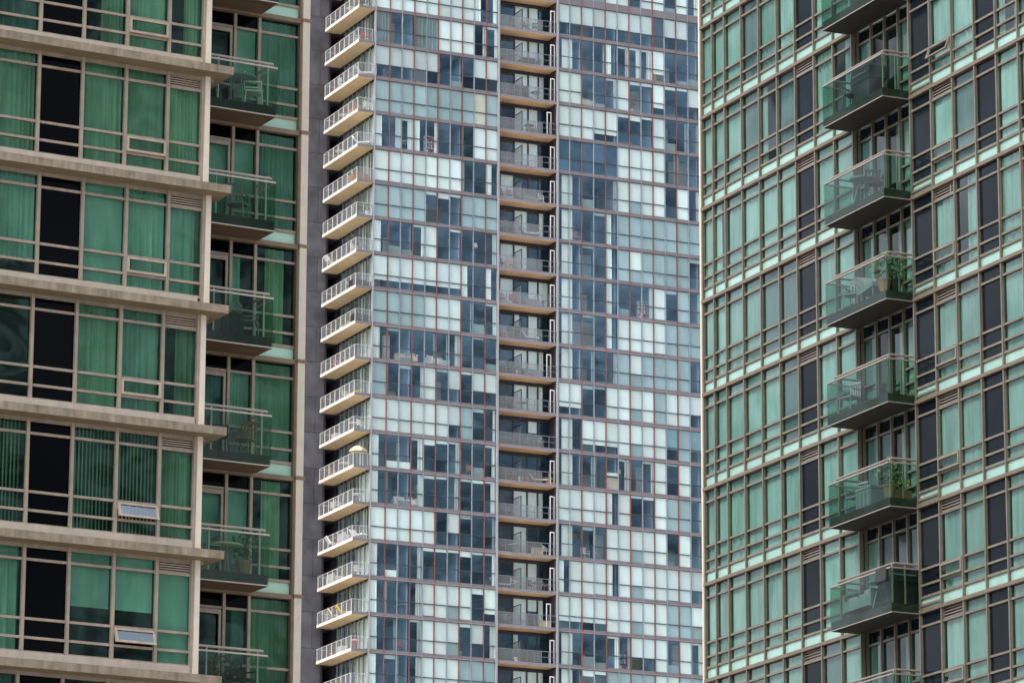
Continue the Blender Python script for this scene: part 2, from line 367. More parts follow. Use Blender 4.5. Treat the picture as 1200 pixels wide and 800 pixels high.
# ------------------------------------------------------------------ windows of the two green buildings
T1, T2, T3, R4 = 0.35, 1.70, 2.13, 2.46
def green_window(a0, a1, zt, b, st, frame, glassm, seed, low=R4, mull=0.075, dep=0.13, spandrel=None, vent=None, louvre=False,
                 last=False, midrail=False, door=False, darktop=False):
    """returns a builder; st: curtain state of the bay"""
    def build(fm, pm, im):
        rd = random.Random(seed)
        hw = mull / 2
        bot = zt - (H - 0.05 if spandrel else low)
        fm.box(a0 - hw, a0 + hw, b, b + dep, zt - (H if spandrel else low + 0.17), zt - 0.002, frame)
        if last: fm.box(a1 - hw, a1 + hw, b, b + dep, zt - (H if spandrel else low + 0.17), zt - 0.002, frame)
        x0, x1 = a0 + hw, a1 - hw
        gb = b + 0.085
        rails = [T1, T2, T3, low] if not door else [T1]
        for k, t in enumerate(rails):
            hh = 0.03 if t != low else 0.035
            fm.box(x0 + .001, x1 - .001, b + 0.035, b + dep - 0.012, zt - t - hh, zt - t + hh, frame)
        # thin inner glazing bead: a darker line round every light
        levels = [0.0] + rails + ([low] if door else [])
        dark = st == 'N'
        for k in range(len(levels) - 1):
            zz1, zz0 = zt - levels[k] - (0.03 if k else 0.0), zt - levels[k + 1] + 0.03
            if k == 0 and louvre:
                fm.box(x0, x1, gb + 0.03, gb + 0.05, zz0, zz1, 'black')
                nn = 6 if frame == 'frame_left' else 4
                for q in range(nn):
                    zq = zz0 + (zz1 - zz0) * (q + 0.5) / nn
                    p = fm.fr.p
                    fm.box(x0, x1, gb - 0.004, gb + 0.01, zq - 0.014, zq + 0.012, 'louvre', 1.25 if frame == 'frame_left' else .55)
                continue
            if vent and k == 2:
                # operable light: a heavier sash, shut or hung open at the bottom
                f = 0.055
                op = 0.13 if vent == 'open' else 0.0
                yo = -0.03
                p = fm.fr.p
                def P(a, zf, off=0.0):
                    tt = (zz1 - zf) / (zz1 - zz0)
                    return p(a, b + yo + off - op * tt, zf + (0.03 * tt if op else 0))
                for (c0, c1, d0, d1) in ((x0, x1, zz0, zz0 + f), (x0, x1, zz1 - f, zz1), (x0, x0 + f, zz0 + f, zz1 - f), (x1 - f, x1, zz0 + f, zz1 - f)):
                    A = [P(c0, d0), P(c1, d0), P(c1, d1), P(c0, d1)]; B = [P(c0, d0, .07), P(c1, d0, .07), P(c1, d1, .07), P(c0, d1, .07)]
                    fm.face(A, frame, 1.25); fm.face(B[::-1], frame)
                    for i in range(4):
                        j = (i + 1) % 4
                        fm.face([A[i], B[i], B[j], A[j]], frame, 1.1)
                pm.face([P(x0 + f, zz0 + f, .03), P(x1 - f, zz0 + f, .03), P(x1 - f, zz1 - f, .03), P(x0 + f, zz1 - f, .03)], 'glass_vent' if op else glassm)
                continue
            if dark or (darktop and k == 0):  # darktop paints the balcony underside's dark reflection as an opaque top pane
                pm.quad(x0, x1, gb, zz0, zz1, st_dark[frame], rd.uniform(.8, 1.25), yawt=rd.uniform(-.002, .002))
            else:
                pm.quad(x0, x1, gb, zz0, zz1, glassm, tilt=rd.uniform(-.006, .006), yawt=rd.uniform(-.006, .006))
        if spandrel:
            if midrail:
                fm.box(x0, x1, b + 0.03, b + dep - .01, zt - 2.70, zt - 2.64, frame)
            pm.quad(x0, x1, gb, zt - H + 0.05, zt - low - 0.035, spandrel, rd.uniform(.93, 1.06))
        if dark or st == '-': return None
        cb = b + (0.15 if frame == 'frame_right' else 0.24)
        top = zt - 0.02; bt = zt - low
        kind = 'curtain'
        mat, tone = {'g': ('curtain_green', 1.0), 'p': ('curtain_pale', 1.0), 'd': ('curtain_grey', 0.8), 'G': ('curtain_green', .75)}.get(st[0], ('curtain_pale', 0.9))
        tone *= rd.uniform(0.74, 1.08)
        mode = st[1:] or 'f'
        if frame == 'frame_right': mode_amp = .018
        else: mode_amp = .03
        if mode == 'f': im.pleats(x0, x1, cb, bt, top, mat, seed=seed, tone=tone, amp=mode_amp)
        elif mode == 'l': im.pleats(x0, x0 + (x1 - x0) * .55, cb, bt, top, mat, seed=seed, tone=tone)
        elif mode == 'r': im.pleats(x0 + (x1 - x0) * .45, x1, cb, bt, top, mat, seed=seed, tone=tone)
        elif mode == 'm': im.pleats(x0 + (x1 - x0) * .3, x1 - (x1 - x0) * .22, cb, bt, top, mat, seed=seed, tone=tone)
        elif mode == 'u': im.pleats(x0, x1, cb, zt - T3, top, mat, seed=seed, tone=tone)          # leaves the lowest light bare
        elif mode == 's': im.slats(x0, x1, cb, bt, top, mat, tone=tone); kind = 'vertical_blind'
        elif mode == 'b':
            im.quad(x0, x1, cb - .04, zt - 1.25, top, mat, tone); im.box(x0, x1, cb - .055, cb - .025, zt - 1.29, zt - 1.25, mat, tone); kind = 'roller_blind'
        elif mode == 'F':
            im.quad(x0, x1, cb - (.0 if frame == 'frame_right' else .06), bt, top, mat, tone); kind = 'roller_blind'
        elif mode == 'c':
            im.pleats(x0, x0 + .28, cb, bt, top, mat, seed=seed, tone=tone); im.pleats(x1 - .25, x1, cb, bt, top, mat, seed=seed + 1, tone=tone)
        return kind
    return build
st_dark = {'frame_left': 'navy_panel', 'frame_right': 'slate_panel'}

def balcony(root, fr, a0, a1, d0, d1, z, joints, frame_tone, soffit, rail_in=0.12, top=1.36, second=1.23, label=None, posts=(), gl='glass_rail_green'):
    """glass balcony of the two green buildings: d0 outer edge, d1 wall"""
    s = MB(fr)
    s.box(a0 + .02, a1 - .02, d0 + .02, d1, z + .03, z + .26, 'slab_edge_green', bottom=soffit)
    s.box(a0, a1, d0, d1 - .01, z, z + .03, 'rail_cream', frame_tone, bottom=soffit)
    # drip channels and an edge lip under the slab
    s.box(a0 + .06, a1 - .06, d0 + .16, d0 + .20, z - .012, z, soffit, .5)
    o = s.build('balcony', root, label)
    js = [a0 + .01] + list(joints) + [a1 - .01]
    for k in range(len(js) - 1):
        g_ = MB(fr); g_.quad(js[k] + .006, js[k + 1] - .006, d0 - .008, z + .035, z + second - .02, gl); g_.build('glass_panel', o)
    g_ = MB(fr); g_.side(a1 + .008, d0 + .0, d1 - .05, z + .035, z + second - .02, 'glass_rail_green'); g_.build('glass_panel', o)
    g_ = MB(fr); g_.side(a0 - .008, d0 + .0, d1 - .05, z + .035, z + second - .02, 'glass_rail_green'); g_.build('glass_panel', o)
    r = MB(fr)
    ri = rail_in
    r.tube((a0 + ri + .12, d0 + ri, z + top), (a1 - ri * .6, d0 + ri, z + top), .034, 'rail_cream', tone=frame_tone)
    r.tube((a1 - ri * .6, d0 + ri, z + top), (a1 - ri * .6, d1, z + top), .034, 'rail_cream', tone=frame_tone)
    r.tube((a0 + ri + .12, d0 + ri, z + top), (a0 + ri + .12, d1, z + top), .034, 'rail_cream', tone=frame_tone)
    r.build('handrail', o)
    r = MB(fr)
    r.box(a0, a1, d0 - .03, d0 + .015, z + second - .02, z + second + .02, 'rail_cream', frame_tone * 1.1)
    r.box(a1 - .03, a1 + .015, d0 + .016, d1, z + second - .02, z + second + .02, 'rail_cream', frame_tone * 1.1)
    r.box(a0 - .015, a0 + .03, d0 + .016, d1, z + second - .02, z + second + .02, 'rail_cream', frame_tone * 1.1)
    r.build('glass_cap_rail', o)
    for (pa, pd) in posts:
        q = MB(fr); q.box(pa - .02, pa + .02, pd - .02, pd + .02, z + .26, z + top - .02, 'rail_cream', frame_tone); q.build('post', o)
    return o

# ------------------------------------------------------------------ left building
ZL = 29.942 + EYE
Lr = thing('apartment_building', 'green glass apartment building at left with projecting beige concrete slab edges', 'building',
           (-6.585, 95.465, 0), 0.503236)
LF = Facade(Lr)
off = {-1: 0.0, 0: 0.0, 1: 0.085, 2: 0.02, 3: 0.0, 4: 0.0, 5: -0.07, 6: -0.05}
mul = [-9.2, -8.05, -6.95, -5.83, -4.71, -3.62, -2.52, -1.45, -0.50]
LS = {-1: ['gf', 'gf', 'N', 'df', 'N', 'Gr', 'gf', 'gr'],
      0: ['gf', 'N', 'gf', 'gf', 'N', 'gf', 'gf', 'gf'],
      1: ['gf', 'N', 'pf', 'pu', 'N', 'pF', 'pf', 'pf'],
      2: ['gf', 'N', '-', '-', 'N', 'gf', 'pf', 'Gr'],
      3: ['gf', 'N', 'gs', 'gs', 'N', 'gs', 'gs', 'Gf'],
      4: ['gf', 'N', 'pf', 'pf', 'N', 'pb', 'pb', 'pF'],
      5: ['gf', 'N', 'gf', 'df', 'N', '-', 'df', 'Gf'],
      6: ['gf', 'N', 'gf', 'gf', 'N', 'gf', 'gf', 'gf']}
LV = {-1: 'shut', 0: 'shut', 1: 'shut', 2: 'shut', 3: 'open', 4: 'open', 5: 'shut', 6: 'shut'}
B0 = 0.48
DR = 3.6
LR = {-1: ['-', 'pF', 'pf'], 0: ['pF', 'pF', 'pf'], 1: ['-', 'pl', 'gm'], 2: ['dr', 'pf', 'gf'], 3: ['pF', 'pF', 'gm'], 4: ['-', 'dr', 'gf'], 5: ['-', '-', 'gf'], 6: ['-', 'gf', 'gf']}  # pale flat blinds in some bays stand in for reflected sky
for i in range(-2, 7):
    zt = ZL - H * i
    s = MB()
    # the storey's concrete slab: thick nosing, soffit and a lighter sill upstand set back on it
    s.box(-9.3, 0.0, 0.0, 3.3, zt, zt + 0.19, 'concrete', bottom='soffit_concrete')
    s.box(-9.3, -.28, B0 + .02, B0 + .10, zt - .085, zt, 'frame_left', .85)
    o = s.build('floor_slab', Lr)
    s = MB(); s.box(-9.3, -.60, B0 - .02, B0 + .12, zt + .19, zt + .44, 'upstand'); s.build('sill', Lr)
    u = off.get(i, 0)
    for k in range(8):
        st = LS.get(i, LS[0])[k]
        LF.add(F0, mul[k] + u, mul[k + 1] + u, zt, R4, green_window(mul[k] + u, mul[k + 1] + u, zt, B0, st, 'frame_left', 'glass_green', 100 * i + k + 5000,
               vent=LV.get(i, 'shut') if k == 6 else None, louvre=(k == 7)),
               label='window with its small lower sash hung open' if (k == 6 and LV.get(i) == 'open') else None)
    s = MB()
    s.box(-.60 + u, -.53 + u, B0 - .02, B0 + .16, zt - H + .19, zt - .001, 'frame_left')
    s.build('corner_jamb', Lr)
    s = MB(); s.box(-.528 + u, -.40 + u, B0 - .06, B0 + .18, zt - H + .19, zt - .001, 'post_left'); s.build('corner_post', Lr)
    # return wall behind the corner and the recessed balcony bays
    s = MB(); s.box(-.60, -.45, B0 + .2, DR + .1, zt - H + .19, zt, 'frame_left', .8); s.build('side_wall', Lr)
    s = MB(); s.box(-.45, 3.52, DR - .06, DR + .12, zt - .06, zt + .05, 'bead_brown'); s.build('beam', Lr)
    rb = [(-.40, .62, None), (.62, 1.70, 0), (1.70, 2.36, 1), (2.36, 3.50, 2)]
    for k, (x0, x1, q) in enumerate(rb):
        st = '-' if q is None else LR.get(i, LR[0])[q]
        LF.add(F0, x0, x1, zt - .06, R4, green_window(x0, x1, zt - .06, DR, st, 'frame_left', 'glass_green', 100 * i + 50 + k, spandrel='spandrel_pale',
               door=(q == 0 or q is None), darktop=(q != 2)), name='balcony_door' if q == 0 else 'window')
        if q == 0:   # the door leaf's own heavier frame
            d = MB(); zz = zt - .06
            d.box(x0 + .05, x1 - .08, DR + .0, DR + .05, zz - T1 - .16, zz - T1 - .05, 'frame_left')
            d.box(x1 - .14, x1 - .08, DR + .0, DR + .05, zz - H + .3, zz - T1 - .16, 'frame_left')
            d.build('door_frame', Lr)
    s = MB(); s.box(3.49, 3.68, DR - .12, DR + .15, zt - H + .06, zt - .03, 'post_left'); s.box(3.44, 3.50, DR - .05, DR + .14, zt - H + .06, zt - .03, 'bead_brown'); s.build('end_column', Lr)
    s = MB(); s.box(3.47, 3.72, DR - .14, DR + .16, zt - .028, zt + .05, 'bead_brown'); s.build('column_bead', Lr)
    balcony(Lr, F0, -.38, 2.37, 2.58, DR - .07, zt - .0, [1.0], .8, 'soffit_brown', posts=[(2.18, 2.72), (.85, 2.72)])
    # rooms
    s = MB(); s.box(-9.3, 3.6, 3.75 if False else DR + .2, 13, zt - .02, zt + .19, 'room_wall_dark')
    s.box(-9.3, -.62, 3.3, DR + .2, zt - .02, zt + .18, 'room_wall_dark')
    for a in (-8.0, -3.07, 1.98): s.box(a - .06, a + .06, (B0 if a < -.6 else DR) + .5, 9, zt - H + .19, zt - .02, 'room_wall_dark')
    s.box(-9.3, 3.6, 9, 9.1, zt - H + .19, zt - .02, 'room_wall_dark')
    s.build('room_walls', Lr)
LF.finish()
s = MB()
s.box(-9.5, 3.6, 13.0, 13.3, 0, ZL + 6.2, 'lower_wall'); s.box(3.55, 3.68, DR + .16, 13, 0, ZL + 6.2, 'lower_wall'); s.box(-9.5, -9.3, 0.6, 13, 0, ZL + 6.2, 'lower_wall')
zb = ZL - H * 7
s.box(-9.3, -.45, .55, DR, 0, zb, 'lower_wall'); s.box(-9.3, 3.55, DR + .01, 12.99, 0, zb, 'lower_wall')
s.box(-9.3, 3.54, 3.7, 12.99, ZL + H * 2, ZL + H * 2 + .9, 'lower_wall')
s.build('outer_wall', Lr)

# ------------------------------------------------------------------ right building
ZR = 37.668 + EYE
Rr = thing('apartment_building', 'teal glass apartment building at right with stacked glass balconies and pale green spandrels', 'building',
           (5.826, 124.496, 0), -1.145948)
RF = Facade(Rr)
mr_ = [0.05, 0.77, 1.575, 2.68, 3.81, 4.96, 6.09, 7.25, 8.40, 9.52]
mrec = [9.52, 10.32, 11.10, 11.88, 12.80]
mrt = [12.80, 13.95, 15.12, 16.32, 17.45, 18.58, 19.75, 20.9]
RC = random.Random(3)
def rstate(k):
    r = RC.random()
    if r < .55: return 'pf'
    if r < .80: return 'pF'
    if r < .86: return 'pc'
    if r < .90: return 'pr'
    if r < .96: return 'dF'
    return 'df'
for i in range(-3, 9):
    zt = ZR - H * i - .05
    s = MB(); s.box(0.0, 9.55, -.10, .06, zt, zt + .10, 'beam_rust'); s.box(9.55, 12.75, -.02, .06, zt, zt + .10, 'beam_rust', .7); s.box(12.75, 20.95, -.10, .06, zt, zt + .10, 'beam_rust'); s.build('beam', Rr)
    for k in range(9):
        st = rstate(k)
        if k == 6: st = 'N'
        if k == 1 and st[0] == 'd': st = 'pF'
        RF.add(F0, mr_[k], mr_[k + 1], zt, H, green_window(mr_[k], mr_[k + 1], zt, -.08, st, 'frame_right', 'glass_teal', 300 * i + k, spandrel='spandrel', louvre=(k == 6), last=(k == 8), mull=.052, dep=.13))
    rs = ['pf', RC.choice(['-', 'dF']), RC.choice(['-', 'pr']), RC.choice(['dF', 'pF'])]
    for k in range(4):
        RF.add(F0, mrec[k], mrec[k + 1], zt, H, green_window(mrec[k], mrec[k + 1], zt, .10, rs[k], 'frame_right', 'glass_teal', 300 * i + 30 + k, spandrel='spandrel', door=k in (1, 2), darktop=True, mull=.06 if k else .04),
               name='balcony_door' if k in (1, 2) else 'window')
    for k in range(7):
        st = 'N' if k in (0, 3, 6) else rstate(k)
        if k == 1 and st not in ('pf', 'pF'): st = 'pf'
        vent = None
        if k == 1: vent = 'open' if i == 0 else 'shut'
        RF.add(F0, mrt[k], mrt[k + 1], zt, H, green_window(mrt[k], mrt[k + 1], zt, -.08, st, 'frame_right', 'glass_teal', 300 * i + 60 + k, spandrel='spandrel', louvre=(k == 1),
               vent=vent, mull=.052, dep=.13, midrail=(k == 0), last=(k == 6)))
    s = MB(); s.box(-.08, .02, -.10, .02, zt - H + .101, zt + .10, 'stack_column'); s.build('end_column', Rr)
    if -1 <= i:
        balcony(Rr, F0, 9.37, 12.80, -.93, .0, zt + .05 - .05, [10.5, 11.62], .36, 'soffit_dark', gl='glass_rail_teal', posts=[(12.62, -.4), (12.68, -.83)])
    s = MB(); s.box(0.02, 20.9, .25, 10, zt - .02, zt + .20, 'room_wall'); s.box(0.02, 20.9, 6, 6.1, zt - H + .2, zt - .02, 'room_wall')
    for a in (4.4, 6.9, 9.9, 13.2, 16.9): s.box(a - .06, a + .06, .4, 6, zt - H + .2, zt - .02, 'room_wall')
    s.build('room_walls', Rr)
RF.finish()
s = MB()
s.box(-.05, .02, .11, 10, 0, ZR + 12, 'lower_wall'); s.box(20.9, 21.0, -.1, 10, 0, ZR + 12, 'lower_wall'); s.box(-.05, 21, 10.01, 10.2, 0, ZR + 12, 'lower_wall')
s.box(.02, 20.9, .0, 10, 0, ZR - H * 9 - .06, 'lower_wall'); s.box(.02, 20.9, .02, 10, ZR + H * 3 + .3, ZR + 12, 'lower_wall')
s.build('outer_wall', Rr)

# ------------------------------------------------------------------ centre tower
ZC = 107.207 + EYE
Cr = thing('apartment_tower', 'tall glass tower between the two green buildings with white blinds red mullions and corner balconies', 'tower',
           (-11.039, 324.277, 0), 0.431313)
CF = Facade(Cr)
S1 = """WWWWWWWWCG
gDDggWWWGG
HHHHHDDDHH
BBBBBBBBYB
CGGCGDDDWW
WWWWWWWDDC
BBBBSSSBBB
CDDGWDSDDG
QQQQQQQCDC
BBBBWWWDDG
CDDDDDGDDD
BDDGWDHSHH
WWWWWWHBDG
CLLGSSGDDG
CDDGSSGSSG
WWWWWDHDDD
CLDGSSSSSG
CDDGWWhWSQ
CDDGWWhSHG
CDDGWWWBBB
CDDGWWWBBB""".split()
S2 = """HHHHHHHHKHHD
CCDDCGGGQDDD
WWDDGWSSQSSH
WWWQQSSSWDDD
NNNNNWWWWDDD
CCDDGWhWWDWG
CCDDCBBBBBBB
CCDDCBhBBBBD
SCDDCDDGWDBD
CCDDCWWWWBBB
CCDDGBhBBBBD
QQDDWWhWBWWH
CCQQQWhWWTBT
CCDDOGDGWDWD
WWWWCWSSWBBD
CCDDWWhWWDWD
CWWWCWhWWWWH
QQQQWWhWWBBh
CCDDGDHHWDWG
CSSSBBBBWWBB
CCDDWWBBWWBB""".split()
s1x = [0, 1.28, 2.34, 3.42, 4.5, 5.53, 6.61, 7.66, 8.70, 9.78, 10.80]
s2x = [16.26] + [17.27 + 1.085 * k for k in range(12)]
TRN, SIL = 1.62, 2.61
def tower_window(a0, a1, zt, st, seed, flat=0, b=0.0, first=False, red=False, fr=None, sill=SIL):
    def build(fm, pm, im):
        rd = random.Random(seed)
        mm = 'mullion_red' if red else 'mullion_grey'
        if not first: fm.box(a0 - .032, a0 + .032, b - .05, b + .09, zt - H + .01, zt + .0, mm, rd.uniform(.85, 1.15))
        x0, x1 = a0 + .04, a1 - .04
        if first: fm.box(x0, x0 + .03, b - .02, b + .075, zt - H + .01, zt, 'mullion_grey')
        fm.box(x0, x1, b - .012, b + .07, zt - TRN - .03, zt - TRN + .03, 'transom_dark')
        fm.box(x0, x1, b + .01, b + .06, zt - .05, zt - .001, 'transom_dark', 1.5)
        pm.quad(x0, x1, b + .02, zt - TRN + .03, zt - .05, 'glass_clear', tilt=rd.uniform(-.01, .01), yawt=rd.uniform(-.01, .01))
        pm.quad(x0, x1, b + .02, zt - sill, zt - TRN - .03, 'glass_clear', tilt=rd.uniform(-.01, .01), yawt=rd.uniform(-.01, .01))
        cb = b + .09; t = rd.uniform(.90, 1.04) * random.Random(flat).uniform(.84, 1.06); zb = zt - sill; z1 = zt - .04
        x0 -= .02; x1 += .02
        def bl(za, zb_, mat, tn=1.0): im.quad(x0, x1, cb, za, zb_, mat, tn * t, yawt=rd.uniform(-.01, .01))
        k = st
        if k == 'D':
            q = rd.random()
            if q < .22: im.pleats(x0, x0 + rd.uniform(.12, .3), cb + .1, zb, z1, 'blind', pitch=.12, seed=seed, tone=t * .5)
            elif q < .36: im.pleats(x1 - rd.uniform(.12, .3), x1, cb + .1, zb, z1, 'blind_grey', pitch=.12, seed=seed, tone=t * .8)
            elif q < .55: bl(z1 - rd.uniform(.1, .35), z1, 'blind_grey')
            elif q < .68: bl(zb, zb + rd.uniform(.25, .8), 'blind_grey', .6)
        elif k == 'W': bl(zb + (rd.uniform(.0, .10) if rd.random() < .2 else 0), z1, 'blind')
        elif k == 'B': bl(zb, z1, 'blind_grey')
        elif k == 'Y': bl(zb, z1, 'blind_cream')
        elif k == 'N': bl(zb, z1, 'blind_navy')
        elif k == 'K': bl(zb, z1, 'blind_black')
        elif k == 'T': bl(zt - TRN - rd.uniform(-.02, .3), z1, 'blind_teal')
        elif k == 'H': bl(zt - TRN + rd.uniform(-.05, .12), z1, 'blind', .82)
        elif k == 'h': bl(zt - TRN, z1, 'blind'); bl(zb, zt - TRN, 'blind_grey', .85)
        elif k == 'Q': bl(zt - TRN - .38, z1, 'blind')
        elif k == 'S': bl(zt - rd.choice([.25, .3, .5]), z1, 'blind')
        elif k == 'O': bl(zt - 1.5, zt - 1.25, 'blind'); bl(zb, zt - TRN, 'item_sand', 1.0)
        elif k == 'L': bl(zb, zb + .55, 'blind')
        elif k == 'C':
            im.pleats(x0 + .02, x0 + (x1 - x0) * .52, cb, zb, z1, 'blind', pitch=.16, amp=.03, seed=seed, tone=t)
        elif k == '(': im.quad(x0 + (x1 - x0) * .42, x1, cb + .2, zb, z1, 'blind', t)
        elif k == ')': im.quad(x0, x0 + (x1 - x0) * .34, cb + .2, zb, z1, 'blind', t)
        elif k == 'G':
            e = rd.uniform(.5, .75)
            im.pleats(x0 + (x1 - x0) * e, x1, cb, zb, z1, 'blind', pitch=.16, amp=.03, seed=seed, tone=t * rd.uniform(.5, .95))
            if rd.random() < .4: bl(z1 - .18, z1, 'blind', .8)
        elif k == 'g':
            im.pleats(x0, x1, cb, zb, z1, 'blind_grey', pitch=.2, amp=.03, seed=seed, tone=t * .55)
        return 'blind'
    return build

for k in range(-2, 21):
    zt = ZC - H * (k - 1)      # head of the storey's windows = underside of the band above it
    row1 = S1[k] if 0 <= k < len(S1) else 'CDDGWWSWDG'
    row2 = S2[k] if 0 <= k < len(S2) else 'CCDDWWSWWDWG'
    for j in range(10):
        CF.add(F0, s1x[j], s1x[j + 1], zt, SIL, tower_window(s1x[j], s1x[j + 1], zt, row1[j], 900 + k * 40 + j, flat=k * 9 + j // 4, first=(j == 0), red=(j % 2 == 1)))
    if row2[:2] in ('CC', 'SC', 'CS'): row2 = '()' + row2[2:]     # the pale column that straddles the first mullion
    for j in range(12):
        CF.add(F0, s2x[j], s2x[j + 1], zt, SIL, tower_window(s2x[j], s2x[j + 1], zt, row2[j], 5900 + k * 40 + j, flat=5000 + k * 9 + j // 4, first=(j == 0), red=(j % 2 == 0)))
    # floor band across both window fields; a thin pale-pink trim at its foot, caught light painted in on lower storeys
    s = MB()
    for (a, c) in ((0.0, 10.84), (16.22, 29.3)):
        top = zt + .29 if not (k == 0 and a > 10) else zt + .62
        s.box(a, c, -.03, .14, zt + .055, top, 'band_lilac'); s.box(a, c, -.055, .10, zt, zt + .053, 'trim_pink', .75 if k < 9 else 1.15)
    s.build('floor_band', Cr)
    s = MB(); s.box(0.03, 29.2, 1.65, 11.8, zt + .03, zt + .26, 'room_blue')
    s.box(.2, 10.7, .16, 1.64, zt + .03, zt + .26, 'room_blue'); s.box(16.4, 29.2, .16, 1.64, zt + .03, zt + .26, 'room_blue')
    s.box(.06, 29.2, 6.0, 6.1, zt - H + .26, zt + .03, 'room_blue')
    # inner walls, cupboards and doorways of each storey's flats, at their own depths
    rw = random.Random(k * 7 + 1)
    for q in range(16):
        a = rw.uniform(.5, 28); d = rw.uniform(1.8, 5.0); wd = rw.uniform(.5, 2.2)
        if 9.8 < a + wd and a < 16.6: continue
        hgt = rw.choice([.8, .9, 2.1, 2.6, 2.6])
        s.box(a, a + wd, d, d + .3, zt - H + .26, zt - H + .26 + hgt, rw.choice(['room_blue', 'room_wall', 'item_white', 'blind_grey', 'item_wood', 'item_sand']), rw.uniform(.5, 1.5))
    for a in (3.4, 7.66, 18.4 if k % 3 else 17.3, 21.6, 24.9, 29.15): s.box(a - .05, a + .05, .5, 6, zt - H + .26, zt + .03, 'room_blue', 1.3)
    s.build('room_walls', Cr)

# corner post, recess posts, end
for (a0, a1, nm) in ((-.06, .04, 'corner_post'), (10.80, 10.96, 'recess_post'), (16.10, 16.24, 'recess_post')):
    s = MB(); s.box(a0, a1, -.10, .16, ZC - H * 20.5, ZC + H * 3.2, 'post_silver'); s.build(nm, Cr)
s = MB(); s.box(29.28, 29.42, -.06, .16, ZC - H * 20.5, ZC + H * 3.2, 'mullion_red'); s.build('end_mullion', Cr)

